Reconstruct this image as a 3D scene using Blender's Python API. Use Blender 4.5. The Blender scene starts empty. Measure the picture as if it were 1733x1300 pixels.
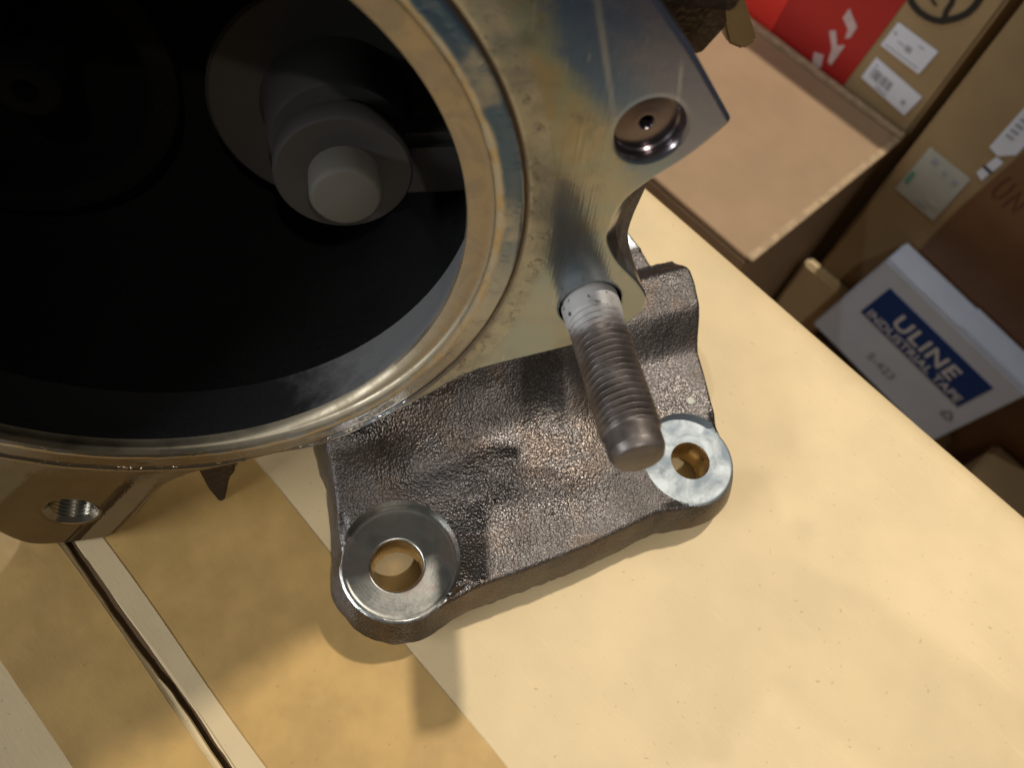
import bpy, bmesh, math, random
import numpy as np
from mathutils import Vector, Matrix
from mathutils.geometry import delaunay_2d_cdt

random.seed(7); np.random.seed(7)
scene = bpy.context.scene
COL = scene.collection

# ------------------------------------------------------------------ camera
# world: Z up, table top (carton top) is z = 0, carton edge runs along X
CAM_R = np.array([[0.6718, 0.6895, -0.2706],
                  [0.7308, -0.5572, 0.3943],
                  [0.1211, -0.4626, -0.8782]])      # world = R @ (right, down, forward)
CAM_H = 0.30
cam_data = bpy.data.cameras.new("camera")
cam = bpy.data.objects.new("camera", cam_data); COL.objects.link(cam)
right = CAM_R[:, 0]; up = -CAM_R[:, 1]; back = -CAM_R[:, 2]
cam.matrix_world = Matrix(((right[0], up[0], back[0], 0), (right[1], up[1], back[1], 0),
                           (right[2], up[2], back[2], CAM_H), (0, 0, 0, 1)))
cam_data.sensor_width = 36.0
cam_data.lens = 36.0 * 1364 / 1733
cam_data.clip_start = 0.01; cam_data.clip_end = 50
cam_data.dof.use_dof = True
cam_data.dof.focus_distance = 0.265
cam_data.dof.aperture_fstop = 12
scene.camera = cam

# ------------------------------------------------------------------ world + lamps
world = bpy.data.worlds.new("World"); scene.world = world; world.use_nodes = True
bg = world.node_tree.nodes["Background"]
bg.inputs[0].default_value = (1.0, 0.96, 0.90, 1); bg.inputs[1].default_value = 0.065

def lamp(name, direction, dist, power, colour, size):
    d = Vector(direction).normalized()
    L = bpy.data.lights.new(name, 'AREA'); L.shape = 'DISK'; L.size = size
    L.energy = power; L.color = colour
    o = bpy.data.objects.new(name, L); COL.objects.link(o)
    o.location = Vector((-0.03, 0.08, 0.03)) + d * dist
    o.rotation_euler = d.to_track_quat('Z', 'Y').to_euler()
    return o
lamp("ceiling_lamp_behind", (-0.07, 0.50, 0.864), 2.2, 40, (1.0, 0.93, 0.80), 0.08)
lamp("ceiling_lamp_side", (-0.55, 0.03, 0.83), 2.2, 8.5, (0.97, 0.97, 1.0), 0.06)
# long soft fill lamp, added on the near side to brighten the cartons
FL = bpy.data.lights.new("fill_lamp", 'AREA'); FL.shape = 'RECTANGLE'; FL.size = 1.2; FL.size_y = 0.25; FL.energy = 33; FL.color = (0.88, 0.95, 1.0)
fo_ = bpy.data.objects.new("fill_lamp", FL); COL.objects.link(fo_); fo_.location = (-0.75, -1.75, 0.95)
fo_.rotation_euler = (Vector(fo_.location) - Vector((0.0, 0.45, -0.2))).to_track_quat('Z', 'Y').to_euler()
# a work light from the front right, its pool of light centred on the right of the carton
SL = bpy.data.lights.new("work_lamp_front", 'SPOT'); SL.energy = 27; SL.color = (1.0, 0.95, 0.86); SL.shadow_soft_size = 0.018
SL.spot_size = math.radians(31); SL.spot_blend = 1.0
so = bpy.data.objects.new("work_lamp_front", SL); COL.objects.link(so)
so.location = Vector((-0.03, 0.09, 0.09)) + Vector((0.42, -0.25, 0.87)) * 1.3
so.rotation_euler = (Vector(so.location) - Vector((0.04, 0.17, 0.03))).to_track_quat('Z', 'Y').to_euler()

vs = scene.view_settings
vs.view_transform = 'Standard'; vs.look = 'None'; vs.gamma = 1; vs.exposure = 0.10
vs.use_curve_mapping = False
scene.cycles.max_bounces = 6; scene.cycles.diffuse_bounces = 3; scene.cycles.glossy_bounces = 4; scene.cycles.transmission_bounces = 2
scene.cycles.caustics_reflective = True; scene.cycles.blur_glossy = 0.5; scene.cycles.sample_clamp_indirect = 4.0

# ------------------------------------------------------------------ node helpers
class NT:
    def __init__(self, name):
        m = bpy.data.materials.new(name); m.use_nodes = True
        self.m = m; self.t = m.node_tree; self.n = self.t.nodes; self.l = self.t.links
        self.b = self.n["Principled BSDF"]
        self.tc = self.n.new('ShaderNodeTexCoord')
    def new(self, t, **kw):
        nd = self.n.new(t)
        for k, v in kw.items(): setattr(nd, k, v)
        return nd
    def link(self, a, b): self.l.new(a, b)
    def sock(self, nd, i, v):
        if v is None: return
        if hasattr(v, 'is_output'): self.l.new(v, nd.inputs[i])
        else: nd.inputs[i].default_value = v
    def obj(self): return self.tc.outputs['Object']
    def mapping(self, scale=(1, 1, 1), rot=(0, 0, 0), loc=(0, 0, 0), src=None):
        nd = self.new('ShaderNodeMapping')
        self.link(src or self.obj(), nd.inputs['Vector'])
        nd.inputs['Scale'].default_value = scale; nd.inputs['Rotation'].default_value = rot
        nd.inputs['Location'].default_value = loc
        return nd.outputs[0]
    def noise(self, scale, detail=4, rough=0.55, vec=None, dist=0.0):
        nd = self.new('ShaderNodeTexNoise'); self.link(vec or self.obj(), nd.inputs['Vector'])
        nd.inputs['Scale'].default_value = scale; nd.inputs['Detail'].default_value = detail
        nd.inputs['Roughness'].default_value = rough; nd.inputs['Distortion'].default_value = dist
        return nd.outputs['Fac']
    def voronoi(self, scale, feature='F1', vec=None, rnd=1.0):
        nd = self.new('ShaderNodeTexVoronoi', feature=feature); self.link(vec or self.obj(), nd.inputs['Vector'])
        nd.inputs['Scale'].default_value = scale; nd.inputs['Randomness'].default_value = rnd
        return nd.outputs['Distance']
    def ramp(self, fac, stops, interp='LINEAR'):
        nd = self.new('ShaderNodeValToRGB'); nd.color_ramp.interpolation = interp
        cr = nd.color_ramp
        while len(cr.elements) < len(stops): cr.elements.new(0.5)
        for e, (p, c) in zip(cr.elements, stops):
            e.position = p
            e.color = (c, c, c, 1) if isinstance(c, (int, float)) else (*c, 1)
        self.link(fac, nd.inputs[0]); return nd.outputs[0]
    def math(self, op, a, b=None, c=None, clamp=False):
        nd = self.new('ShaderNodeMath', operation=op, use_clamp=clamp)
        self.sock(nd, 0, a); self.sock(nd, 1, b); self.sock(nd, 2, c)
        return nd.outputs[0]
    def mix(self, fac, a, b, mode='MIX'):
        nd = self.new('ShaderNodeMix', data_type='RGBA', blend_type=mode)
        self.sock(nd, 0, fac)
        for i, v in ((6, a), (7, b)):
            if hasattr(v, 'is_output'): self.l.new(v, nd.inputs[i])
            else: nd.inputs[i].default_value = (*v, 1)
        return nd.outputs[2]
    def sep(self, src=None):
        nd = self.new('ShaderNodeSeparateXYZ'); self.link(src or self.obj(), nd.inputs[0]); return nd.outputs
    def maprange(self, v, a, b, c=0.0, d=1.0, smooth=True):
        nd = self.new('ShaderNodeMapRange'); nd.interpolation_type = 'SMOOTHSTEP' if smooth else 'LINEAR'
        self.sock(nd, 0, v)
        for i, x in zip((1, 2, 3, 4), (a, b, c, d)): nd.inputs[i].default_value = x
        return nd.outputs[0]
    def bump(self, height, strength=0.5, dist=0.001, normal=None):
        nd = self.new('ShaderNodeBump'); nd.inputs['Strength'].default_value = strength
        nd.inputs['Distance'].default_value = dist; self.link(height, nd.inputs['Height'])
        if normal is not None: self.link(normal, nd.inputs['Normal'])
        return nd.outputs[0]
    def set(self, **kw):
        for k, v in kw.items():
            i = self.b.inputs[k.replace('_', ' ')]
            if hasattr(v, 'is_output'): self.l.new(v, i)
            elif isinstance(v, tuple): i.default_value = (*v, 1) if len(v) == 3 else v
            else: i.default_value = v
        return self.m

# ------------------------------------------------------------------ materials
def kraft(name, base, dark=0.82, rough=0.72, spec=0.25, fine=1.0, coat=0.0, blotch=28):
    t = NT(name)
    big = t.noise(blotch, 3, 0.6)
    fib = t.noise(1.0, 2, 0.65, vec=t.mapping(scale=(260, 900, 700), rot=(0, 0, 0.35)))
    speck = t.noise(480, 1, 0.5)
    b2 = tuple(c * dark for c in base)
    c = t.mix(t.maprange(big, 0.35, 0.68), b2, base)
    c = t.mix(t.math('MULTIPLY', t.maprange(fib, 0.50, 0.75), 0.10 * fine), c, tuple(min(1, x * 1.22) for x in base))
    c = t.mix(t.math('MULTIPLY', t.maprange(speck, 0.72, 0.80), 0.55 * fine), c, tuple(x * 0.55 for x in base))
    sm = t.noise(9, 3, 0.65, vec=t.mapping(loc=(4, 7, 1)))
    c = t.mix(t.math('MULTIPLY', t.maprange(sm, 0.55, 0.72), 0.09), c, tuple(x * 0.6 for x in base))
    scuff = t.noise(1.0, 3, 0.6, vec=t.mapping(scale=(22, 160, 60), rot=(0, 0, -0.6)))
    c = t.mix(t.math('MULTIPLY', t.maprange(scuff, 0.60, 0.78), 0.12 * fine), c, tuple(min(1, x * 1.3) for x in base))
    h = t.math('ADD', t.math('MULTIPLY', fib, 0.5), t.math('MULTIPLY', t.noise(90, 1), 0.8))
    return t.set(Base_Color=c, Roughness=rough, Specular_IOR_Level=spec, Coat_Weight=coat, Coat_Roughness=0.22,
                 Normal=t.bump(h, 0.25, 0.0004))

M = {}
M['kraft_top'] = kraft('kraft_liner', (0.58, 0.44, 0.25), 0.89, 0.6, 0.3, 1.0, blotch=16)
M['kraft_tape'] = kraft('kraft_under_clear_tape', (0.45, 0.28, 0.098), 0.82, 0.36, 0.4, 0.6, coat=0.8, blotch=42)
M['kraft_strip'] = kraft('kraft_pale_strip', (0.52, 0.40, 0.235), 0.92, 0.5, 0.35, 0.5)
M['kraft_tan'] = kraft('kraft_tan', (0.33, 0.22, 0.13), 0.92, 0.7, 0.2, 0.6)
M['kraft_brown'] = kraft('kraft_brown', (0.32, 0.22, 0.11), 0.9, 0.7, 0.2, 0.6)
M['kraft_red'] = kraft('kraft_reddish_tape', (0.17, 0.083, 0.036), 0.85, 0.42, 0.4, 0.4)
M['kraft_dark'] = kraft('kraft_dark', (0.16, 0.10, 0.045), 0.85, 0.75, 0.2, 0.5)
M['kraft_edge'] = kraft('kraft_raw_edge', (0.45, 0.325, 0.20), 0.7, 0.85, 0.1, 1.0, blotch=120)
M['white_card'] = kraft('white_carton_board', (0.63, 0.70, 0.83), 0.94, 0.55, 0.3, 0.25)

def plain(name, col, rough=0.5, metallic=0.0, spec=0.3, var=0.12, scale=60):
    t = NT(name)
    c = t.mix(t.noise(scale, 4), tuple(x * (1 - var) for x in col), tuple(min(1, x * (1 + var)) for x in col))
    return t.set(Base_Color=c, Roughness=rough, Metallic=metallic, Specular_IOR_Level=spec)
M['red_print'] = plain('red_print', (0.34, 0.016, 0.014), 0.38, 0, 0.45, 0.2, 12)
M['red_bright'] = plain('lit_red_area', (0.60, 0.03, 0.02), 0.35, 0, 0.45, 0.1, 12)
M['black_print'] = plain('black_print', (0.02, 0.018, 0.014), 0.6)
M['grey_print'] = plain('grey_print', (0.30, 0.30, 0.32), 0.6, var=0.3, scale=160)
M['faded_print'] = plain('faded_white_print', (0.50, 0.36, 0.34), 0.5, var=0.3, scale=90)
M['brown_ink'] = plain('brown_marker_ink', (0.085, 0.036, 0.018), 0.6)
M['blue_print'] = plain('blue_print', (0.012, 0.045, 0.20), 0.5, var=0.1)
M['green_print'] = plain('green_print', (0.10, 0.25, 0.19), 0.6)
M['label_white'] = plain('label_paper', (0.62, 0.63, 0.68), 0.5, var=0.05)
M['label_old'] = plain('label_paper_greyed', (0.40, 0.39, 0.33), 0.6, var=0.12, scale=90)
M['floor'] = plain('concrete_floor', (0.12, 0.10, 0.08), 0.8, var=0.25, scale=9)

def mat_plate():
    """machined flange, heat tinted: straw, grey-green, blue; soot and pits round the bore"""
    t = NT('heat_tinted_machined_steel')
    x, y, z = t.sep()
    dx = t.math('SUBTRACT', x, 0.0576); dy = t.math('SUBTRACT', y, 0.1383)
    r = t.math('SQRT', t.math('ADD', t.math('MULTIPLY', dx, dx), t.math('MULTIPLY', dy, dy)))
    wob = t.math('MULTIPLY', t.math('SUBTRACT', t.noise(70, 3), 0.5), 0.0032)
    rw = t.math('ADD', r, wob)
    soft = t.noise(30, 6, 0.62, dist=0.8); soft2 = t.noise(11, 2, 0.6, vec=t.mapping(loc=(3, 1, 2))); fine = t.noise(300, 2, 0.6)
    streak = t.noise(1, 3, 0.5, vec=t.mapping(scale=(900, 90, 90), rot=(0, 0, 0.45)))
    straw = (0.31, 0.285, 0.225); grey = (0.26, 0.30, 0.335); green = (0.245, 0.30, 0.29); blue = (0.10, 0.165, 0.32); purple = (0.20, 0.21, 0.29)
    c = t.mix(t.maprange(soft, 0.42, 0.58), straw, green)
    cloud = t.noise(85, 5, 0.65, vec=t.mapping(loc=(1, 6, 2)))
    c = t.mix(t.math('MULTIPLY', t.maprange(cloud, 0.5, 0.68), 0.55), c, (0.33, 0.335, 0.315))
    c = t.mix(t.math('MULTIPLY', t.maprange(cloud, 0.48, 0.32), 0.6), c, (0.15, 0.165, 0.16))
    c = t.mix(t.math('MULTIPLY', t.maprange(soft2, 0.45, 0.6), 0.7), c, grey)
    # blue oxide towards the upper outer corner
    q = t.math('ADD', t.math('ADD', t.math('MULTIPLY', x, 0.86), t.math('MULTIPLY', y, 0.51)), t.math('MULTIPLY', t.math('SUBTRACT', soft, 0.5), 0.022))
    hi = t.maprange(t.math('ADD', y, t.math('MULTIPLY', t.math('SUBTRACT', soft2, 0.5), 0.04)), 0.160, 0.182, 0.35, 1.0)
    c = t.mix(t.math('MULTIPLY', t.maprange(q, 0.2285, 0.2360), hi), c, blue)
    c = t.mix(t.math('MULTIPLY', t.maprange(q, 0.2380, 0.2500), 0.9), c, purple)
    c = t.mix(t.math('MULTIPLY', t.maprange(streak, 0.66, 0.74), 0.35), c, (0.55, 0.57, 0.6))
    # two long pale scratches on the blue part
    for (ax, ay, bx, by, wd) in ((0.1615, 0.2000, 0.1735, 0.1640, 0.0007), (0.1835, 0.1850, 0.1860, 0.1720, 0.0005)):
        L_ = math.hypot(bx - ax, by - ay); ux, uy = (bx - ax) / L_, (by - ay) / L_
        px_ = t.math('SUBTRACT', x, ax); py_ = t.math('SUBTRACT', y, ay)
        al_ = t.math('ADD', t.math('MULTIPLY', px_, ux), t.math('MULTIPLY', py_, uy))
        ac_ = t.math('ABSOLUTE', t.math('SUBTRACT', t.math('MULTIPLY', px_, uy), t.math('MULTIPLY', py_, ux)))
        sm_ = t.math('MULTIPLY', t.maprange(ac_, wd * 1.6, wd * 0.3), t.math('MULTIPLY', t.maprange(al_, L_, L_ * 0.3), t.maprange(al_, -0.002, 0.002)))
        c = t.mix(t.math('MULTIPLY', sm_, 0.5), c, (0.42, 0.46, 0.52))
    # sooty gasket track round the bore
    lower = t.maprange(t.math('ADD', y, t.math('MULTIPLY', t.math('SUBTRACT', soft, .5), .03)), 0.10, 0.165)
    track = t.mix(t.maprange(cloud, 0.36, 0.62), (0.25, 0.265, 0.265), (0.38, 0.385, 0.36))
    pits = t.maprange(t.noise(210, 4, 0.7), 0.53, 0.66)
    track = t.mix(t.math('MULTIPLY', pits, 0.6), track, (0.12, 0.10, 0.075))
    c = t.mix(t.math('MULTIPLY', t.maprange(rw, 0.1045, 0.1020), 0.85), c, track)
    ring_in = t.mix(t.math('MULTIPLY', lower, t.maprange(t.noise(60, 3, vec=t.mapping(loc=(5, 5, 5))), 0.35, 0.5)), (0.34, 0.355, 0.36), (0.10, 0.165, 0.27))
    c = t.mix(t.maprange(rw, 0.0965, 0.0957), c, ring_in)
    c = t.mix(t.maprange(t.math('ABSOLUTE', t.math('SUBTRACT', r, 0.0962)), 0.0011, 0.0004), c, (0.18, 0.145, 0.11))
    low2 = t.maprange(y, 0.115, 0.085)
    c = t.mix(t.math('MULTIPLY', t.math('MULTIPLY', low2, t.maprange(rw, 0.0978, 0.0966)), 0.55), c, (0.25, 0.21, 0.165))
    lipc = t.mix(t.maprange(t.noise(140, 3), 0.42, 0.58), (0.44, 0.435, 0.42), (0.46, 0.40, 0.29))
    c = t.mix(t.maprange(rw, 0.0912, 0.0898), c, lipc)
    # bright reflection painted as a pale patch on the lower right rim
    sx = t.math('SUBTRACT', x, 0.108); sy = t.math('SUBTRACT', y, 0.0600)
    al = t.math('ADD', t.math('MULTIPLY', sx, 0.80), t.math('MULTIPLY', sy, 0.60))
    glint = t.math('MULTIPLY', t.maprange(t.math('ABSOLUTE', al), 0.021, 0.014), t.math('MULTIPLY', t.maprange(rw, 0.0905, 0.0925), t.maprange(rw, 0.1010, 0.0985)))
    glint = t.math('MULTIPLY', glint, t.maprange(t.noise(75, 3, vec=t.mapping(loc=(8, 3, 1))), 0.30, 0.62))
    c = t.mix(glint, c, (0.66, 0.70, 0.76))
    # browner towards the lower left lug
    c = t.mix(t.math('MULTIPLY', t.maprange(x, 0.085, 0.05), t.math('MULTIPLY', t.maprange(y, 0.075, 0.05), 0.8)), c, (0.20, 0.14, 0.075))
    rough = t.math('ADD', t.math('MULTIPLY', soft, 0.14), 0.12)
    rough = t.math('ADD', rough, t.math('MULTIPLY', t.maprange(rw, 0.106, 0.101), 0.14))
    rough = t.math('SUBTRACT', rough, t.math('MULTIPLY', glint, 0.16))
    rough = t.math('SUBTRACT', rough, t.math('MULTIPLY', t.math('MULTIPLY', t.maprange(x, 0.085, 0.05), t.maprange(y, 0.075, 0.05)), 0.14))
    scr = t.noise(1, 2, 0.5, vec=t.mapping(scale=(1500, 60, 60), rot=(0, 0, 0.45)))
    h = t.math('ADD', t.math('ADD', t.math('MULTIPLY', fine, 0.12), t.math('MULTIPLY', scr, 0.22)), t.math('MULTIPLY', t.math('MULTIPLY', pits, t.maprange(rw, 0.1055, 0.101)), -0.45))
    return t.set(Base_Color=c, Metallic=0.92, Roughness=rough, Normal=t.bump(h, 0.35, 0.0005))
M['plate'] = mat_plate()

def mat_cast(name='rough_cast_iron', base=(0.115, 0.102, 0.097), rough=0.36, bump=0.36, scale=1.0, metallic=0.95, rust=(0.13, 0.09, 0.065)):
    t = NT(name)
    wv = t.new('ShaderNodeVectorMath', operation='ADD')
    nz = t.new('ShaderNodeTexNoise'); t.link(t.obj(), nz.inputs['Vector']); nz.inputs['Scale'].default_value = 900 * scale; nz.inputs['Detail'].default_value = 1
    sc = t.new('ShaderNodeVectorMath', operation='SCALE'); t.link(nz.outputs['Color'], sc.inputs[0]); sc.inputs[3].default_value = 0.0011 / scale
    t.link(t.obj(), wv.inputs[0]); t.link(sc.outputs[0], wv.inputs[1])
    v = t.voronoi(1150 * scale, 'F1', vec=wv.outputs[0]); n2 = t.noise(560 * scale, 2, 0.6); big = t.noise(26, 3, 0.6)
    h = t.math('ADD', t.math('MULTIPLY', v, -0.85), t.math('MULTIPLY', n2, 1.1))
    c = t.mix(t.maprange(big, 0.38, 0.62), tuple(x * 0.66 for x in base), base)
    c = t.mix(t.math('MULTIPLY', t.maprange(v, 0.45, 0.15), 0.5), c, tuple(min(1, x * 1.9) for x in base))
    c = t.mix(t.math('MULTIPLY', t.maprange(t.noise(48, 3, vec=t.mapping(loc=(2, 2, 2))), 0.52, 0.66), 0.4), c, rust)
    dull = t.noise(17, 3, 0.6, vec=t.mapping(loc=(6, 2, 9)))
    rg = t.math('ADD', t.math('ADD', rough - 0.09, t.math('MULTIPLY', big, 0.12)), t.math('MULTIPLY', t.maprange(dull, 0.42, 0.62), 0.17))
    return t.set(Base_Color=c, Metallic=metallic, Roughness=rg, Normal=t.bump(h, bump, 0.0008))
M['cast'] = mat_cast()
M['cast_side'] = mat_cast('cast_iron_shell', (0.17, 0.145, 0.125), 0.48, 0.4)
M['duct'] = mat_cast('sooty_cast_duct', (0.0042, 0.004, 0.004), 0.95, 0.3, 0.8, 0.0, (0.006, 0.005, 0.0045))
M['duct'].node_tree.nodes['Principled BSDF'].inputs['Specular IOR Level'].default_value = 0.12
M['duct_lip'] = mat_cast('greyed_cast_lip', (0.03, 0.0285, 0.029), 0.55, 0.3, 0.8, 0.6, (0.05, 0.04, 0.035))
def lit_lip():
    t = NT('lit_duct_lip'); x, y, z = t.sep()
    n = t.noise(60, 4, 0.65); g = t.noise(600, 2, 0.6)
    w = t.maprange(t.math('ADD', x, t.math('MULTIPLY', t.math('SUBTRACT', n, 0.5), 0.06)), 0.080, 0.118)  # paler towards the right: the light on that wall is painted in
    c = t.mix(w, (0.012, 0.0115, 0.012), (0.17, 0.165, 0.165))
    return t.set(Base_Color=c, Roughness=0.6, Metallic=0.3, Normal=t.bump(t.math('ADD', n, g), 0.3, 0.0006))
M['duct_lip'] = lit_lip()
M['dark_cast'] = mat_cast('dark_oily_casting', (0.055, 0.04, 0.032), 0.42, 0.4, 0.5, 0.8, (0.06, 0.035, 0.02))

def mat_machined(name, base, rough, cx=0, cy=0, rings=2600, tarn=0.3, dirt=(0.2, 0.2, 0.2)):
    t = NT(name)
    x, y, z = t.sep()
    dx = t.math('SUBTRACT', x, cx); dy = t.math('SUBTRACT', y, cy)
    r = t.math('SQRT', t.math('ADD', t.math('MULTIPLY', dx, dx), t.math('MULTIPLY', dy, dy)))
    s = t.math('SINE', t.math('MULTIPLY', r, rings))
    n = t.noise(90, 5, 0.6, dist=0.8); f = t.noise(420, 3, 0.6)
    c = t.mix(t.math('MULTIPLY', t.maprange(n, 0.45, 0.66), tarn), base, dirt)
    rg = t.math('ADD', rough, t.math('MULTIPLY', t.maprange(n, 0.3, 0.7), 0.16))
    h = t.math('ADD', t.math('MULTIPLY', s, 0.03), t.math('MULTIPLY', f, 0.5))
    return t.set(Base_Color=c, Metallic=1.0, Roughness=rg, Normal=t.bump(h, 0.16, 0.0004))
M['spot_dark'] = mat_machined('worn_spot_face', (0.29, 0.285, 0.265), 0.30, 0, 0, 5200, 0.65, (0.20, 0.14, 0.115))
M['spot_bright'] = mat_machined('bright_spot_face', (0.25, 0.27, 0.285), 0.54, 0, 0, 4200, 0.7, (0.20, 0.235, 0.27))
M['hole_wall'] = mat_machined('drilled_hole_wall', (0.66, 0.52, 0.30), 0.24, 0, 0, 10, 0.3, (0.35, 0.26, 0.13))
M['bore_band'] = mat_machined('straw_bore_band', (0.40, 0.335, 0.24), 0.46, 0.0576, 0.1383, 3000, 0.35, (0.25, 0.195, 0.13))
M['counterbore'] = plain('oily_counterbore', (0.14, 0.115, 0.12), 0.22, 0.9, 0.5, 0.3, 120)
M['machined_thread'] = plain('oily_thread', (0.24, 0.215, 0.17), 0.24, 1.0, 0.5, 0.3, 200)
M['valve'] = plain('sooty_valve_steel', (0.03, 0.0275, 0.0245), 0.7, 0.1, 0.3, 0.2, 70)
M['valve_pin'] = plain('pale_valve_pin', (0.078, 0.071, 0.06), 0.7, 0.1, 0.3, 0.15, 70)
M['strip_board'] = plain('brown_strip_board', (0.17, 0.115, 0.055), 0.45, 0.3, 0.4, 0.25, 80)
M['silver'] = mat_machined('milled_pad', (0.62, 0.64, 0.68), 0.28, 0, 0, 900, 0.3, (0.4, 0.4, 0.4))

def mat_stud():
    t = NT('brown_phosphated_stud')
    x, y, z = t.sep()
    n = t.noise(110, 4, 0.6); sp = t.noise(260, 2, 0.5)
    c = t.mix(t.maprange(n, 0.35, 0.65), (0.066, 0.052, 0.046), (0.12, 0.10, 0.092))
    pale = t.maprange(t.math('ADD', z, t.math('MULTIPLY', t.math('SUBTRACT', n, .5), .02)), 0.0145, 0.0045)
    c = t.mix(t.math('MULTIPLY', pale, 0.85), c, (0.34, 0.325, 0.32))
    c = t.mix(t.math('MULTIPLY', t.maprange(sp, 0.60, 0.64), pale), c, (0.05, 0.04, 0.04))
    rad = t.math('SQRT', t.math('ADD', t.math('MULTIPLY', x, x), t.math('MULTIPLY', y, y)))
    c = t.mix(t.math('MULTIPLY', t.maprange(rad, 0.0075, 0.0068), t.math('MULTIPLY', t.maprange(z, 0.0442, 0.0434), 0.85)), c, (0.022, 0.016, 0.012))
    h = t.math('ADD', n, t.math('MULTIPLY', sp, 0.4))
    return t.set(Base_Color=c, Metallic=t.math('SUBTRACT', 0.55, t.math('MULTIPLY', pale, 0.45)), Roughness=t.math('ADD', t.math('ADD', 0.34, t.math('MULTIPLY', pale, 0.2)), t.math('MULTIPLY', n, 0.16)), Normal=t.bump(h, 0.2, 0.0006))
M['stud'] = mat_stud()

# ------------------------------------------------------------------ object helpers
def mesh_obj(name, verts, faces, mat, parent=None, smooth=None, mw=None):
    me = bpy.data.meshes.new(name)
    me.from_pydata([tuple(map(float, v)) for v in verts], [], [tuple(int(i) for i in f) for f in faces])
    me.validate(); me.update()
    o = bpy.data.objects.new(name, me); COL.objects.link(o)
    me.materials.append(M[mat] if isinstance(mat, str) else mat)
    if parent is not None: o.parent = parent
    if mw is not None: o.matrix_local = mw
    if smooth is not None:
        me.polygons.foreach_set('use_smooth', [True] * len(me.polygons))
        if smooth < 179: me.set_sharp_from_angle(angle=math.radians(smooth))
    return o
def tag(o, label, cat=None, group=None, kind=None):
    if label: o['label'] = label
    if cat: o['category'] = cat
    if group: o['group'] = group
    if kind: o['kind'] = kind
    return o
def empty(name, mat4):
    o = bpy.data.objects.new(name, None); COL.objects.link(o); o.empty_display_size = 0.02
    o.matrix_world = mat4; return o

def lathe(profile, seg=96, close=False):
    """profile [(r, z)] about local Z; returns verts, faces"""
    V = []; F = []
    for r, z in profile:
        for k in range(seg):
            a = 2 * math.pi * k / seg
            V.append((r * math.cos(a), r * math.sin(a), z))
    for i in range(len(profile) - 1):
        for k in range(seg):
            k2 = (k + 1) % seg
            F.append((i * seg + k, i * seg + k2, (i + 1) * seg + k2, (i + 1) * seg + k))
    if close: F.append(tuple((len(profile) - 1) * seg + k for k in range(seg)))
    return V, F
def shift(V, d): return [(v[0] + d[0], v[1] + d[1], v[2] + d[2]) for v in V]

def resample(P, step, closed=True):
    P = np.array(P, float); out = []
    n = len(P)
    for i in range(n if closed else n - 1):
        a, b = P[i], P[(i + 1) % n]; L = np.linalg.norm(b - a); k = max(1, int(round(L / step)))
        for j in range(k): out.append(a + (b - a) * j / k)
    if not closed: out.append(P[-1])
    return np.array(out)
def chaikin(P, it=2, keep=()):
    P = np.array(P, float)
    for _ in range(it):
        Q = np.roll(P, -1, 0)
        P = np.stack([P * .75 + Q * .25, P * .25 + Q * .75], 1).reshape(-1, 2)
    return P
def inside_poly(pts, poly):
    x, y = pts[:, 0], pts[:, 1]; res = np.zeros(len(pts), bool)
    px, py = poly[:, 0], poly[:, 1]; qx, qy = np.roll(px, -1), np.roll(py, -1)
    for a, b, c, d in zip(px, py, qx, qy):
        cond = (b > y) != (d > y)
        if cond.any():
            with np.errstate(divide='ignore', invalid='ignore'):
                res ^= cond & (x < (c - a) * (y - b) / (d - b + 1e-15) + a)
    return res
def dist_poly(pts, poly):
    A = poly; B = np.roll(poly, -1, 0); best = np.full(len(pts), 1e9)
    for a, b in zip(A, B):
        ab = b - a; t = np.clip(((pts - a) @ ab) / (ab @ ab + 1e-18), 0, 1)
        best = np.minimum(best, np.linalg.norm(pts - a - t[:, None] * ab, axis=1))
    return best
def inset(poly, d):
    T = np.roll(poly, -1, 0) - np.roll(poly, 1, 0); T /= np.linalg.norm(T, axis=1)[:, None] + 1e-12
    Nn = np.c_[-T[:, 1], T[:, 0]]
    area = 0.5 * np.sum(poly[:, 0] * np.roll(poly[:, 1], -1) - np.roll(poly[:, 0], -1) * poly[:, 1])
    return poly + Nn * d * (1 if area > 0 else -1)
def circle(c, r, n): 
    a = np.arange(n) * 2 * math.pi / n
    return np.c_[c[0] + r * np.cos(a), c[1] + r * np.sin(a)]
def sheet(outer, holes, rings, pts):
    """constrained triangulation of outer minus holes; rings = extra constraint loops, pts = free points"""
    V = []; E = []
    for lp in [outer] + holes + rings:
        b = len(V); V += [tuple(p) for p in lp]; E += [(b + i, b + (i + 1) % len(lp)) for i in range(len(lp))]
    n_con = len(V)
    V += [tuple(p) for p in pts]
    S = 1000.0
    r = delaunay_2d_cdt([Vector((p[0] * S, p[1] * S)) for p in V], E, [], 0, 1e-5)
    vo = np.array([(p.x / S, p.y / S) for p in r[0]]); F = np.array([tuple(f) for f in r[2]])
    cen = vo[F].mean(1)
    ok = inside_poly(cen, np.asarray(outer))
    for hl in holes: ok &= ~inside_poly(cen, np.asarray(hl))
    F = F[ok]
    a = vo[F[:, 1]] - vo[F[:, 0]]; b = vo[F[:, 2]] - vo[F[:, 0]]
    fl = (a[:, 0] * b[:, 1] - a[:, 1] * b[:, 0]) < 0
    F[fl] = F[fl][:, ::-1]
    return vo, F
def sstep(a, b, x):
    t = np.clip((x - a) / (b - a), 0, 1); return t * t * (3 - 2 * t)
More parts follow.
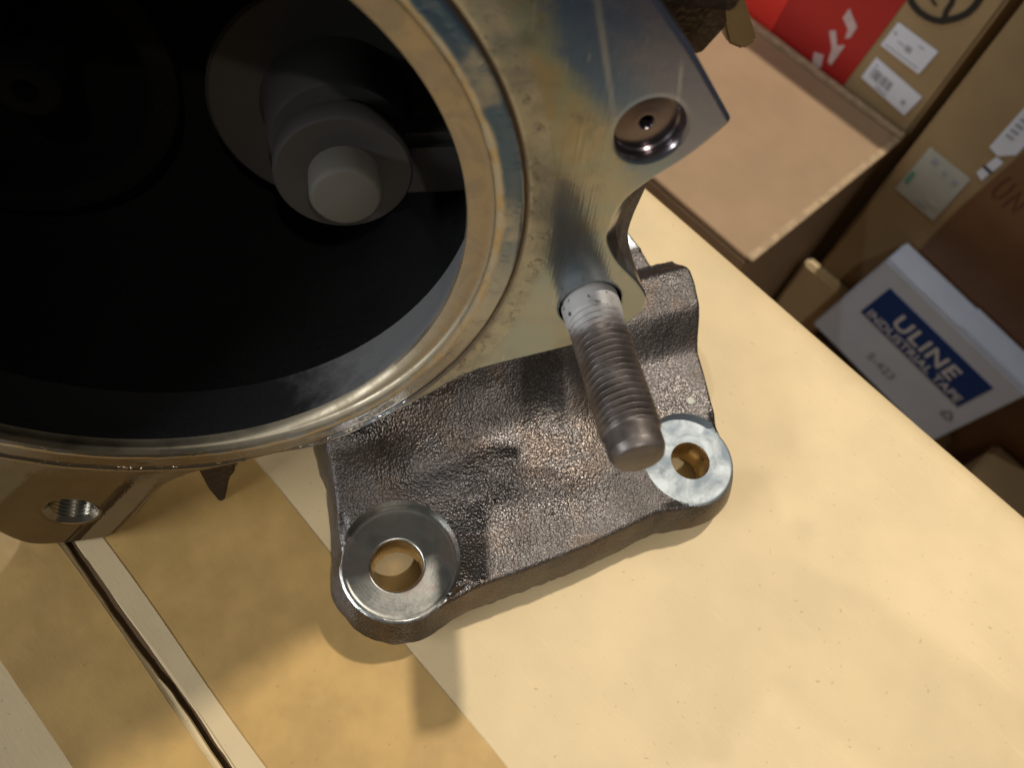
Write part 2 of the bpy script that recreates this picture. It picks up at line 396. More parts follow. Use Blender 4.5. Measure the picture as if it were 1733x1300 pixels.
def vnoise(xy, scale, seed):
    """smooth value noise for gentle casting lumps"""
    rs = np.random.RandomState(seed); G = rs.rand(64, 64)
    p = xy / scale; i = np.floor(p).astype(int); f = p - i; f = f * f * (3 - 2 * f)
    g = lambda a, b: G[a % 64, b % 64]
    x0, y0 = i[:, 0], i[:, 1]
    return ((g(x0, y0) * (1 - f[:, 0]) + g(x0 + 1, y0) * f[:, 0]) * (1 - f[:, 1]) + (g(x0, y0 + 1) * (1 - f[:, 0]) + g(x0 + 1, y0 + 1) * f[:, 0]) * f[:, 1]) - 0.5

def box_vf(x0, x1, y0, y1, z0, z1, b=0.0015):
    """bevelled box as verts / faces"""
    bm = bmesh.new()
    bmesh.ops.create_cube(bm, size=1.0)
    for v in bm.verts:
        v.co = Vector((x0 + (v.co.x + .5) * (x1 - x0), y0 + (v.co.y + .5) * (y1 - y0), z0 + (v.co.z + .5) * (z1 - z0)))
    if b: bmesh.ops.bevel(bm, geom=bm.edges[:], offset=b, segments=2, affect='EDGES')
    bm.verts.index_update()
    V = [tuple(v.co) for v in bm.verts]; F = [tuple(v.index for v in f.verts) for f in bm.faces]; bm.free()
    return V, F

# ================================================================== SETTING
V, F = box_vf(-3, 3, -3, 3, -0.64, -0.60, 0)
tag(mesh_obj('floor', V, F, 'floor'), None, kind='structure')

# ================================================================== CARTON UNDER THE HOUSING
def flap(name, x0, x1, y0, y1, parent, seed):
    nx, ny = 240, 64
    th = 0.004
    xs = np.linspace(x0, x1, nx); ys = np.linspace(0, 1, ny - 8) ** 1.0
    fine_ = np.array([0.0006, 0.0012, 0.002, 0.003, 0.0045, 0.0065, 0.009, 0.012])
    ys = y0 + ys * (y1 - y0)
    ys = np.sort(np.concatenate([ys, (y0 + fine_) if seed == 11 else (y1 - fine_)]))
    XX, YY = np.meshgrid(xs, ys, indexing='ij'); P = np.c_[XX.ravel(), YY.ravel()]
    z = vnoise(P + 3, 0.16, seed) * 0.0012 - 0.0007 + vnoise(P + 3, 0.05, seed + 1) * 0.0003
    edge_far = sstep(0.2605, 0.2645, P[:, 1]) * 0.0028
    z = z - edge_far
    se = y0 if seed == 11 else y1
    ws = np.exp(-np.abs(P[:, 1] - se) / 0.004)
    P = P.copy(); P[:, 1] += ws * (vnoise(np.c_[P[:, 0] + 2, P[:, 0] * 0 + seed], 0.035, 51) * 0.0012 + vnoise(np.c_[P[:, 0] + 2, P[:, 0] * 0 + seed], 0.006, 52) * 0.0006) * (1 if seed == 11 else 1)
    z = z - 0.0004 * np.exp(-np.abs(P[:, 1] - se) / 0.0010)
    top = np.c_[P, z]; bot = np.c_[P, z - th]
    Vv = np.vstack([top, bot]); Fs = []
    idx = lambda i, j: i * ny + j
    off = nx * ny
    for i in range(nx - 1):
        for j in range(ny - 1):
            Fs.append((idx(i, j), idx(i + 1, j), idx(i + 1, j + 1), idx(i, j + 1)))
            Fs.append((off + idx(i, j), off + idx(i, j + 1), off + idx(i + 1, j + 1), off + idx(i + 1, j)))
    for i in range(nx - 1):
        for j in (0, ny - 1):
            q = (idx(i, j), idx(i + 1, j), off + idx(i + 1, j), off + idx(i, j)); Fs.append(q if j else q[::-1])
    for j in range(ny - 1):
        for i in (0, nx - 1):
            Fs.append((idx(i, j), idx(i, j + 1), off + idx(i, j + 1), off + idx(i, j)))
    return mesh_obj(name, Vv, Fs, 'kraft_top', parent, 40), (lambda Q: vnoise(Q + 3, 0.16, seed) * 0.0012 - 0.0007 + vnoise(Q + 3, 0.05, seed + 1) * 0.0003)

carton = empty('carton', Matrix.Translation((0, 0, 0)))
tag(carton, 'large kraft carton with taped flaps carrying the metal housing', 'box')
SE0, SE1 = -0.0356, -0.0326
flap_b, zb = flap('flap', -0.42, 0.42, SE1, 0.2645, carton, 11)
flap_a, za = flap('flap', -0.42, 0.42, -0.33, SE0, carton, 12)
def film(name, x0, x1, y0, y1, zf, lift, mat, parent, wob=0.0, crumple=0.0):
    nx, ny = (420, 24) if crumple else (110, 16)
    xs = np.linspace(x0, x1, nx); Vv = []; Fs = []
    for i, x in enumerate(xs):
        w0 = wob * math.sin(x * 61) ; w1 = wob * math.sin(x * 47 + 1)
        for y in np.linspace(y0 + w0, y1 + w1, ny): Vv.append((x, y, 0))
    Vv = np.array(Vv); Vv[:, 2] = zf(Vv[:, :2]) + lift
    if crumple:
        q = Vv[:, :2]; lump = np.exp(-((q[:, 0] + 0.150) / 0.03) ** 2 - ((q[:, 1] + 0.046) / 0.012) ** 2)
        Vv[:, 2] += crumple * ((vnoise(q + 4, 0.007, 31) + 0.5) * (0.25 + lump) + (vnoise(q + 4, 0.0025, 32) + 0.5) * 0.35 * lump)
    for i in range(nx - 1):
        for j in range(ny - 1):
            a = i * ny + j; Fs.append((a, a + ny, a + ny + 1, a + 1))
    return mesh_obj(name, Vv, Fs, mat, parent, 180)
film('packing_tape', -0.42, 0.42, SE1 + 0.0010, 0.0336, zb, 0.00030, 'kraft_tape', flap_b, 0.0003)
film('pale_tape_strip', -0.42, 0.42, SE1 + 0.0008, -0.0246, zb, 0.00055, 'kraft_strip', flap_b, 0.0005)  # paler, duller strip along the seam
film('packing_tape', -0.42, 0.42, -0.0700, SE0 - 0.0014, za, 0.00030, 'kraft_tape', flap_a, 0.0004, 0.0006)
for nm, b in (('side_panel', (-0.42, 0.42, 0.2595, 0.2640, -0.60, -0.0052)), ('side_panel', (-0.42, 0.42, -0.3295, -0.3255, -0.60, -0.0052)),
              ('end_panel', (-0.4195, -0.4155, -0.3250, 0.2590, -0.60, -0.0052)), ('end_panel', (0.4155, 0.4195, -0.3250, 0.2590, -0.60, -0.0052))):
    V, F = box_vf(*b, 0.0005); mesh_obj(nm, V, F, 'kraft_tan', carton)
V, F = box_vf(-0.415, 0.415, -0.325, 0.2585, -0.0130, -0.0090, 0); mesh_obj('inner_flap', V, F, 'kraft_tan', carton)
# crumbs of grit on the carton top
# ================================================================== HOUSING
AZ, PT = math.radians(-33), math.radians(9)
nn = np.array([math.cos(AZ) * math.cos(PT), math.sin(AZ) * math.cos(PT), math.sin(PT)])
uu = np.cross([0, 0, 1], nn); uu /= np.linalg.norm(uu)
vv = np.cross(nn, uu)
P0 = np.array([-0.1462, -0.0353, 0.0009])
HM = Matrix(((uu[0], vv[0], nn[0], P0[0]), (uu[1], vv[1], nn[1], P0[1]), (uu[2], vv[2], nn[2], P0[2]), (0, 0, 0, 1)))
housing = empty('turbine_housing', HM)
tag(housing, 'heat stained cast metal housing with wide round bore, standing on the kraft carton', 'machine part')
HI = HM.inverted()
def to_local(W): return [tuple(HI @ Vector(p)) for p in W]

BC = np.array([0.0576, 0.1383]); BR = 0.0885
mm = 0.001
right_low = [(174.2, 199.6), (179.5, 193.9), (186.1, 187.1), (192.7, 179.0), (198.9, 171.6), (200.4, 169.6), (198.6, 166.8), (192.1, 158.9), (185.0, 153.4), (183.2, 151.6), (179.7, 147.9), (177.3, 143.3), (176.6, 137.3), (176.8, 133.7), (178.9, 129.4), (181.8, 124.9), (185.7, 120.6), (189.0, 116.9), (191.6, 113.2), (194.1, 108.9), (194.3, 104.2), (192.4, 99.9), (188.7, 95.3), (182.1, 91.0), (172.8, 88.4), (160.1, 85.0), (149.7, 82.2), (143.6, 80.0), (136.4, 75.0), (131.6, 71.0), (120.0, 62.6), (109.0, 54.6), (99.4, 49.0), (92.0, 46.4), (80.1, 44.2), (72.0, 42.3), (65.1, 40.8), (55.5, 39.3), (46.3, 36.1), (40.1, 31.1), (31.8, 20.5), (23.3, 7.5), (18.0, 1.8), (10.5, 0.0), (0.0, 0.0), (-9.6, 1.2), (-14.6, 8.0), (-19.0, 22.0), (-27.0, 45.0), (-40.0, 68.0)]
right_low = [np.array(p) * mm for p in right_low]
left_arc = [BC + 0.1185 * np.array([math.cos(a), math.sin(a)]) for a in np.radians(np.arange(205, 62, -6))]
left_arc = [BC + (p - BC) * (1 + 0.22 * min(1.0, max(0.0, (BC[0] - p[0]) / 0.08))) for p in left_arc]
top_r = [np.array([0.135, 0.236]), np.array([0.155, 0.219])]
out_raw = np.array(right_low + left_arc + top_r)[::-1]          # counter clockwise
# soften everything but the sharp outer corner
outl = resample(chaikin(out_raw, 2), 0.0016)
STUD_C = np.array([0.1768, 0.1074]); CB_C = np.array([0.1806, 0.1676]); LUG_C = np.array([0.0092, 0.0218])
hb = circle(BC, BR, 300); hs = circle(STUD_C, 0.0094, 64); hc = circle(CB_C, 0.0088, 64); hl = circle(LUG_C, 0.0084, 64)
in1, in2, in3 = inset(outl, 0.0004), inset(outl, 0.0010), inset(outl, 0.0014)
ringpts = []
for rr in [0.0888, 0.0892, 0.0898, 0.0906, 0.0916, 0.093, 0.0945, 0.0954, 0.0958, 0.0962, 0.0966, 0.0970, 0.098, 0.100, 0.102, 0.104]:
    ringpts.append(circle(BC, rr, 300))
for cc, r0 in ((STUD_C, 0.0094), (CB_C, 0.0088), (LUG_C, 0.0084)):
    for d in (0.0003, 0.0007, 0.0014): ringpts.append(circle(cc, r0 + d, 64))
gx, gy = np.meshgrid(np.arange(-0.07, 0.205, 0.0028), np.arange(-0.002, 0.262, 0.0028)); grid = np.c_[gx.ravel(), gy.ravel()] + np.random.uniform(-.0004, .0004, (gx.size, 2))
grid = grid[np.linalg.norm(grid - BC, axis=1) > 0.1052]
pts = np.vstack([in1, in2, in3] + ringpts + [grid])
dd = dist_poly(pts, outl)
keep = inside_poly(pts, outl) & (dd > 0.00025) & (np.linalg.norm(pts - BC, axis=1) > BR + 0.0001)
isg = np.arange(len(pts)) >= len(pts) - len(grid)
for cc, r0 in ((STUD_C, 0.0094), (CB_C, 0.0088), (LUG_C, 0.0084)):
    qd = np.linalg.norm(pts - cc, axis=1)
    keep &= (qd > r0 + 0.0001) & ~(isg & (qd < r0 + 0.002))
keep &= ~(isg & (dd < 0.0024))
pts = pts[keep]
P2, T2 = sheet(outl, [hb, hs, hc, hl], [], pts)
def plate_h(p):
    r = np.linalg.norm(p - BC, axis=1)
    d = dist_poly(p, outl)
    z = -0.0006 * (1 - np.clip(d / 0.0010, 0, 1)) ** 2                       # broken outer edge
    z -= 0.0007 * (1 - sstep(BR, BR + 0.0014, r))                            # bore lip radius
    z += 0.00018 * np.exp(-((r - 0.0906) / 0.0007) ** 2)                     # raised lip
    z -= 0.0008 * np.exp(-((r - 0.0962) / 0.00055) ** 2)                     # groove
    z -= 0.0003 * (1 - sstep(0.0945, 0.0975, r))                             # gasket track slightly recessed
    z += vnoise(p + 1, 0.0045, 5) * 0.00022 * (r < 0.104)
    for cc, r0, dep in ((STUD_C, 0.0094, 0.0003), (CB_C, 0.0088, 0.0002), (LUG_C, 0.0084, 0.0003)):
        q = np.linalg.norm(p - cc, axis=1); z -= dep * (1 - np.clip((q - r0) / 0.0007, 0, 1))
    return z
PZ = plate_h(P2)
Vp = [(a[0], a[1], z) for a, z in zip(P2, PZ)]; Fp = [tuple(t) for t in T2]
# outer wall: front loop -> flared back loop
tb = -0.0135
back_c = np.array([(190.5, 143.5), (190.3, 140.0), (189.6, 135.3), (188.9, 130.6), (188.6, 126.7), (188.5, 122.8), (189.9, 118.5), (191.6, 115.0)]) * mm
zo = plate_h(outl)
def back_pt(p):
    p = np.array(p)
    if 0.1765 < p[0] < 0.196 and 0.104 < p[1] < 0.160:                       # scallop flares outward behind the face
        w = sstep(0.106, 0.120, p[1]) * (1 - sstep(0.140, 0.158, p[1]))
        tgt = np.interp(p[1], back_c[::-1, 1], back_c[::-1, 0])
        return np.array([p[0] + (max(tgt, p[0]) - p[0]) * w, p[1]])
    return p
b0 = len(Vp); n = len(outl)
for lvl, f in ((0, 0.0), (1, 0.25), (2, 0.6), (3, 1.0)):
    for p, z in zip(outl, zo):
        q = np.array(p) + (back_pt(p) - np.array(p)) * f; Vp.append((q[0], q[1], z + (tb - z) * f))
for l in range(3):
    for i in range(n):
        a = b0 + l * n + i; b = b0 + l * n + (i + 1) % n
        Fp.append((a, a + n, b + n, b))
Fp.append(tuple(b0 + 3 * n + i for i in range(n))[::-1]) if False else None
flange = mesh_obj('front_flange', Vp, Fp, 'plate', housing, 50)
# scallop / rim wall in raw casting colour
me = flange.data; me.materials.append(M['cast_side'])
for pol in me.polygons:
    if min(pol.vertices) >= b0 + n: pol.material_index = 1

# bore: band, then sooty duct
def ecc(profile, seg):
    """rings (r, z, shift): the inner opening sits a little off-centre to the lip"""
    V = []; F = []
    for r, z, k in profile:
        for a in np.arange(seg) * 2 * math.pi / seg: V.append((BC[0] - 0.0030 * k + r * math.cos(a), BC[1] - 0.0030 * k + r * math.sin(a), z))
    for i in range(len(profile) - 1):
        for k in range(seg):
            k2 = (k + 1) % seg; F.append((i * seg + k, (i + 1) * seg + k, (i + 1) * seg + k2, i * seg + k2))
    return V, F
V, F = ecc([(BR, -0.0007, 0), (BR - 0.0001, -0.0022, 0), (0.0880, -0.0028, 0.1), (0.0874, -0.0030, 0.25), (0.0863, -0.0038, 0.6), (0.0853, -0.0050, 1), (0.0852, -0.0066, 1)], 300)
mesh_obj('bore_band', V, F, 'bore_band', housing, 40)
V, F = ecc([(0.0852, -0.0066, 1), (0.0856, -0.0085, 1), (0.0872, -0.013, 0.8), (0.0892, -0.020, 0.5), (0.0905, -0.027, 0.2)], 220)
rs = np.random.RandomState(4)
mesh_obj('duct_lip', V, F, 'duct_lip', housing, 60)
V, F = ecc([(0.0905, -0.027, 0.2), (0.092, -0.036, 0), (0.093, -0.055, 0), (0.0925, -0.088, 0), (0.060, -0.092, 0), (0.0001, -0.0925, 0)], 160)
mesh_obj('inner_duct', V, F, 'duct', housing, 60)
# outer shell behind the flange
V, F = lathe([(0.0935, tb + 0.0005), (0.0975, -0.020), (0.0985, -0.045), (0.0985, -0.085), (0.092, -0.098), (0.0, -0.100)], 120)
mesh_obj('outer_shell', shift(V, (BC[0], BC[1], 0)), F, 'cast_side', housing, 40)
# port in the back wall: raised seat with a dark opening
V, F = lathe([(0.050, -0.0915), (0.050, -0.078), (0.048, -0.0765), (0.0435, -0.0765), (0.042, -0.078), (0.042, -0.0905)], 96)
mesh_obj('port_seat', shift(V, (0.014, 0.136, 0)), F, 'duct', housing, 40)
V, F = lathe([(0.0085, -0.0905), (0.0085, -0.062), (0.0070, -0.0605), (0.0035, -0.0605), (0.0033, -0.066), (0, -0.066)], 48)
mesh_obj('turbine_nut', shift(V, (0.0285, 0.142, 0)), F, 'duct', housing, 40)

# wastegate valve
vc = (0.110, 0.126, 0)
valve = mesh_obj('wastegate_valve', *(lambda a: (shift(a[0], vc), a[1]))(lathe([(0.037, -0.088), (0.0385, -0.084), (0.0385, -0.0745), (0.0375, -0.0735), (0.0, -0.0725)], 96)), 'valve', housing, 40)
def vpart(name, prof, mat='valve'):
    V, F = lathe(prof, 72); return mesh_obj(name, shift(V, vc), F, mat, valve, 40)
vpart('valve_boss', [(0.0235, -0.0735), (0.0220, -0.070), (0.0212, -0.056), (0.0202, -0.054), (0.0150, -0.0538), (0.0, -0.0538)])
vpart('washer', [(0.0160, -0.0540), (0.0165, -0.0480), (0.0195, -0.0475), (0.0198, -0.0465), (0.0198, -0.0410), (0.0190, -0.0400), (0.0, -0.0400)])
vpart('pin', [(0.0102, -0.0402), (0.0102, -0.0318), (0.0094, -0.0305), (0.0088, -0.0302), (0.0, -0.0300)], 'valve_pin')
V, F = box_vf(0.112, 0.1500, 0.1125, 0.1345, -0.058, -0.0440, 0.003)
mesh_obj('swing_arm', V, F, 'valve', valve, 40)

# counterbore with small centre hole
V, F = lathe([(0.0088, -0.0002), (0.0085, -0.0007), (0.0082, -0.0012), (0.0082, -0.0033), (0.0077, -0.0038), (0.0068, -0.0038), (0.0030, -0.0033), (0.0020, -0.0033), (0.0017, -0.0036), (0.0016, -0.009), (0.0, -0.009)], 72)
mesh_obj('counterbore', shift(V, (CB_C[0], CB_C[1], 0)), [f[::-1] for f in F], 'counterbore', housing, 35)
# threaded hole in the bottom lug
prof = [(0.0084, -0.0003), (0.0073, -0.0013)]
z = -0.0015
while z > -0.0125: prof += [(0.0066, z - 0.0004), (0.0073, z - 0.0010)]; z -= 0.0014
prof += [(0.0066, z), (0.0, z - 0.002)]
V, F = lathe(prof, 64)
mesh_obj('threaded_hole', shift(V, (LUG_C[0], LUG_C[1], 0)), [f[::-1] for f in F], 'machined_thread', housing, 30)
# stud hole wall
V, F = lathe([(0.0094, -0.0003), (0.0093, -0.0008), (0.0093, -0.012)], 64)
mesh_obj('stud_hole', shift(V, (STUD_C[0], STUD_C[1], 0)), [f[::-1] for f in F], 'duct', housing, 40)

# threaded stud: true helix
def stud_mesh():
    L = 0.0525; R0 = 0.0082; pitch = 0.0021
    nz, na = 640, 80; V = []; F = []
    for i in range(nz):
        z = -0.010 + (L + 0.010) * i / (nz - 1)
        for k in range(na):
            a = 2 * math.pi * k / na
            ph = ((z / pitch - a / (2 * math.pi)) % 1.0)
            saw = abs(ph * 2 - 1)                                  # 1 crest, 0 root
            crest = min(1.0, saw * 1.12) ; dep = 0.0015
            f_in = float(sstep(0.0050, 0.0085, z)) * 0.7 + 0.3 * float(sstep(0.010, 0.020, z))   # clogged threads near the flange
            f_in *= 1 - float(sstep(0.0434, 0.0446, z))            # plain tip
            wear = 0.88 + 0.12 * math.sin(a * 3 + z * 400)
            r = R0 - dep * f_in * (1 - crest) * wear
            if z > 0.0440: r -= 0.0007 * float(sstep(0.0440, 0.0452, z))
            if z > 0.0500:                                        # rounded end
                q = (z - 0.0500) / (L - 0.0500); r -= 0.0013 * (0.5 * q + 0.5 * (1 - math.sqrt(max(0.0, 1 - q * q))))
            r += 0.00035 * (1 - float(sstep(0.003, 0.0075, z)))
            r *= 1 + 0.004 * math.sin(a * 2 + 1 + z * 150)
            V.append((r * math.cos(a), r * math.sin(a), z))
    for i in range(nz - 1):
        for k in range(na):
            k2 = (k + 1) % na; F.append((i * na + k, i * na + k2, (i + 1) * na + k2, (i + 1) * na + k))
    b = (nz - 1) * na; c = len(V); V.append((0, 0, L + 0.0001))
    for k in range(na): F.append((b + k, b + (k + 1) % na, c))
    return V, F
V, F = stud_mesh()
stud = mesh_obj('threaded_stud', V, F, 'stud', housing, 60, Matrix.Translation((STUD_C[0] , STUD_C[1] - 0.0002, 0)))

# dark casting and brown cardboard-like strip behind the upper corner
def prism(name, poly, z0, z1, mat, parent, bevel=0.001):
    bm = bmesh.new(); vs_ = [bm.verts.new((p[0], p[1], z0)) for p in poly]; f = bm.faces.new(vs_)
    r = bmesh.ops.extrude_face_region(bm, geom=[f]); 
    for g in r['geom']:
        if isinstance(g, bmesh.types.BMVert): g.co.z = z1
    bmesh.ops.recalc_face_normals(bm, faces=bm.faces[:])
    if bevel: bmesh.ops.bevel(bm, geom=bm.edges[:], offset=bevel, segments=2, affect='EDGES')
    bm.verts.index_update()
    V = [tuple(v.co) for v in bm.verts]; F = [tuple(v.index for v in f.verts) for f in bm.faces]; bm.free()
    return mesh_obj(name, V, F, mat, parent, 40)
prism('actuator_mount', np.array([(150, 196), (185.1, 178), (191.9, 174), (199.5, 168.4), (203.3, 168.0), (208.1, 175.9), (203, 188), (180, 215)]) * mm, -0.060, -0.0300, 'dark_cast', housing, 0.0007)
prism('shadow_post', np.array([(160, 192), (200, 188), (210, 230), (214, 500), (166, 500), (160, 230)]) * mm, -0.034, -0.0145, 'dark_cast', housing, 0.0007)  # unseen upright above the mount, added to cast the shadow band
prism('brown_strip', np.array([(196.2, 196), (204.0, 194.0), (220.3, 169.0), (217.2, 166.5), (212, 168.5)]) * mm, -0.039, -0.034, 'strip_board', housing, 0.0008)  # strip looks like cardboard, hung on the housing for support
# little pointed rib hanging below the rim
prism('rib', np.array([(50.1, 27.5), (63.3, 30.3), (62.0, 20.0), (59.0, 15.6), (53.5, -4.6), (51.0, 10)]) * mm, -0.0135, -0.0100, 'dark_cast', housing, 0.0005)

# ------------------------------------------------------------------ mounting foot (horizontal, world coords -> local)
F0 = np.array([-0.0586, 0.0473, 0.0])
e1 = np.array([0.3843, 0.9232, 0.0]); e2 = np.array([-0.9232, 0.3843, 0.0])
def stz(s, t, z): p = F0 + e1 * s + e2 * t; return (p[0], p[1], z)
B1 = np.array([-0.0002, 0.0002]); R1 = 0.0198; H1 = np.array([-0.0014, -0.0004]); HR1 = 0.0091
B2 = np.array([0.1152, 0.0045]); R2 = 0.0176; H2 = np.array([0.1165, 0.0040]); HR2 = 0.0077
ol = []
for a in np.radians(np.arange(168, 291, 6)): ol.append(B1 + (R1 + 0.0014) * np.array([math.cos(a), math.sin(a)]))
ol += [np.array(p) * mm for p in [(12, -18.2), (20, -17.2), (45, -16.6), (65.5, -15.6), (82, -13.6), (93.6, -12.2), (101, -12.8)]]
for a in np.radians(np.arange(262, 378, 6)): ol.append(B2 + (R2 + 0.0014) * np.array([math.cos(a), math.sin(a)]))
ol += [np.array(p) * mm for p in [(133.6, 14.6), (135.5, 26), (138.2, 40), (139.2, 45), (142.2, 58), (145.2, 70), (146.2, 76), (145.6, 81), (144.2, 86.4), (137.3, 86.6), (137.0, 91), (136.5, 97), (133.7, 110), (126, 111), (108, 86), (84, 66), (60, 60), (20, 58), (-10, 57), (-14.6, 54), (-14.6, 47), (-14.0, 37), (-16.4, 22), (-18.6, 10)]]
fo = resample(np.array(ol), 0.0011)
h1 = circle(H1, HR1, 72); h2 = circle(H2, HR2, 64)
r1a, r1b = circle(B1, R1 - 0.0001, 140), circle(B1, R1 + 0.0010, 140)
r2a, r2b = circle(B2, R2 - 0.0001, 140), circle(B2, R2 + 0.0010, 140)
gx, gy = np.meshgrid(np.arange(-0.022, 0.149, 0.0010), np.arange(-0.023, 0.113, 0.0010)); g = np.c_[gx.ravel(), gy.ravel()] + np.random.uniform(-.0003, .0003, (gx.size, 2))
q1 = np.linalg.norm(g - B1, axis=1); q2 = np.linalg.norm(g - B2, axis=1)
qh1 = np.linalg.norm(g - H1, axis=1); qh2 = np.linalg.norm(g - H2, axis=1)
g = g[((q1 > R1 + 0.0018) | (q1 < 0.0176)) & ((q2 > R2 + 0.0018) | (q2 < R2 - 0.0012)) & (qh1 > HR1 + 0.0016) & (qh2 > HR2 + 0.0016)]
fi = [inset(fo, d) for d in (0.0005, 0.0011, 0.0019)]
stepl = np.c_[np.linspace(0.1365, 0.1440, 12), np.full(12, 0.0862)]
rp = [circle(c, r, 140 if r > 0.0166 else 72) for c, r in ((H1, HR1 + 0.0004), (H1, HR1 + 0.0009), (H2, HR2 + 0.0004), (H2, HR2 + 0.0009), (B1, 0.0192), (B1, 0.01895), (B1, 0.0186), (B1, 0.0182), (B2, 0.0168))]
cand = np.vstack(fi + [g, r1a, r1b, r2a, r2b] + rp)
ok = inside_poly(cand, fo) & (dist_poly(cand, fo) > 0.0003) & (np.linalg.norm(cand - H1, axis=1) > HR1 + .0002) & (np.linalg.norm(cand - H2, axis=1) > HR2 + .0002)
cand = cand[ok]
S2, ST = sheet(fo, [h1, h2], [], cand)
ZB = 0.0215
def foot_cast(p):
    s, t = p[:, 0] * 1000, p[:, 1] * 1000
    z = np.full(len(p), 24.6)
    base_line = 20 + 0.06 * s
    mid = 1 - sstep(76, 96, s)
    z += mid * (6 * sstep(8, 36, t - 0.05 * s) + 15 * sstep(24, 56, t - 0.05 * s) + 4 * sstep(46, 58, t))
    # rounded belly of the scroll running into the foot
    z += 5.0 * np.exp(-((s - 48) / 22) ** 2 - ((t - 20) / 13) ** 2)
    z -= 2.6 * np.exp(-((s - 66) / 9) ** 2 - ((t - 40) / 9) ** 2)
    z -= 1.6 * np.exp(-((s - 14) / 11) ** 2 - ((t - 31) / 9) ** 2)
    z += 3.0 * np.exp(-((s + 4) / 12) ** 2 - ((t - 40) / 5) ** 2)
    z += 3.0 * np.exp(-((s - 74) / 16) ** 2 - ((t - 12) / 12) ** 2)
    # right arm: dip, then a raised knuckle, then steps down to a milled pad
    arm = sstep(84, 100, s)
    z += arm * (1.5 * sstep(20, 40, t) + 12.5 * sstep(44, 62, t))
    z -= arm * 5.0 * sstep(77, 86, t)
    z = np.where(t > 86.3, np.where(s > 90, 28.0 + 0.0 * t, z), z)
    z = np.where((t > 97) & (s > 90), 29.0, z)
    z += vnoise(p + 2, 0.014, 21) * 0.9 + vnoise(p + 2, 0.0045, 22) * 0.22 + vnoise(p + 2, 0.0021, 23) * 0.16
    return z / 1000
def foot_h(p):
    q1 = np.linalg.norm(p - B1, axis=1); q2 = np.linalg.norm(p - B2, axis=1)
    d = dist_poly(p, fo); rr = 0.0019
    e = np.clip((rr - d) / rr, 0, 1); edge = rr * (1 - np.sqrt(np.clip(1 - e * e, 0, 1)))
    z = foot_cast(p)
    near = np.maximum(1 - sstep(R1 + 0.0012, R1 + 0.0075, q1), 1 - sstep(R2 + 0.0012, R2 + 0.0075, q2))
    wb_ = (1 - sstep(0.0014, 0.0034, d)) * near
    z = z * (1 - wb_) + (ZB + 0.0001) * wb_
    f1, f2 = q1 < R1 + 0.0002, q2 < R2 + 0.0002
    z = np.where(f1 | f2, ZB, z - edge)
    z = np.where(f1 & (q1 > 0.0188), ZB + 0.00012, z)                        # outer step of the spot face
    for H, hr in ((H1, HR1), (H2, HR2)):
        q = np.linalg.norm(p - H, axis=1); z = z - 0.0004 * (1 - np.clip((q - hr) / 0.0004, 0, 1)) * (q < hr + 0.001)
        return z
SZ = foot_h(S2)
Wv = [stz(p[0], p[1], z) for p, z in zip(S2, SZ)]; Ff = [tuple(t) for t in ST]
# drafted side wall
zo = foot_h(fo); n = len(fo); b0 = len(Wv)
drafts = [(0.0, 0.0), (0.0012, 0.22), (0.0024, 0.50), (0.0036, 0.82), (0.0034, 0.92), (0.0022, 1.0)]
rs = np.random.RandomState(3)
for dr, f in drafts:
    o2 = inset(fo, -dr)
    jit = vnoise(fo + 5, 0.004, int(f * 100)) * 0.0009 * (0 < f < 1)
    for p, z, j in zip(o2, zo, jit): Wv.append(stz(p[0] + j, p[1] + j, z + (0.0062 - z) * f))
for l in range(len(drafts) - 1):
    for i in range(n):
        a = b0 + l * n + i; b = b0 + l * n + (i + 1) % n
        Ff.append((a, a + n, b + n, b))
nlast = b0 + (len(drafts) - 1) * n
# hole walls
hole_faces0 = len(Ff)
for H, hr, cnt in ((H1, HR1, 72), (H2, HR2, 64)):
    hb0 = len(Wv)
    for z in (ZB - 0.0004, ZB - 0.0010, 0.0062):
        for p in circle(H, hr - (0.0003 if z < ZB - 0.0005 else 0), cnt): Wv.append(stz(p[0], p[1], z))
    for l in range(2):
        for i in range(cnt):
            a = hb0 + l * cnt + i; b = hb0 + l * cnt + (i + 1) % cnt
            Ff.append((a, b, b + cnt, a + cnt))
hole_faces1 = len(Ff)
# underside
ub = inset(fo, -0.0022)
U2, UT = sheet(ub, [circle(H1, HR1 - 0.0003, 72), circle(H2, HR2 - 0.0003, 64)], [], np.zeros((0, 2)))
u0 = len(Wv)
Wv += [stz(p[0], p[1], 0.0062) for p in U2]; Ff += [tuple(u0 + i for i in t)[::-1] for t in UT]
foot = mesh_obj('mounting_foot', to_local(Wv), Ff, 'cast', housing, 55)
me = foot.data
# machined zones are real spot faces cut in the casting
t_sd = M['spot_dark']; me.materials.append(M['hole_wall']); me.materials.append(M['silver'])
S2a = S2
cen = S2[ST].mean(1)
mi = np.zeros(len(me.polygons), int)
mi[hole_faces0:hole_faces1] = 1
pad = (cen[:, 1] > 0.099) & (cen[:, 0] > 0.09)
mi[:len(ST)][pad] = 2
in1m = np.linalg.norm(cen - B1, axis=1) < R1 + 0.0008; in2m = np.linalg.norm(cen - B2, axis=1) < R2 + 0.0008
me.polygons.foreach_set('material_index', mi.tolist())
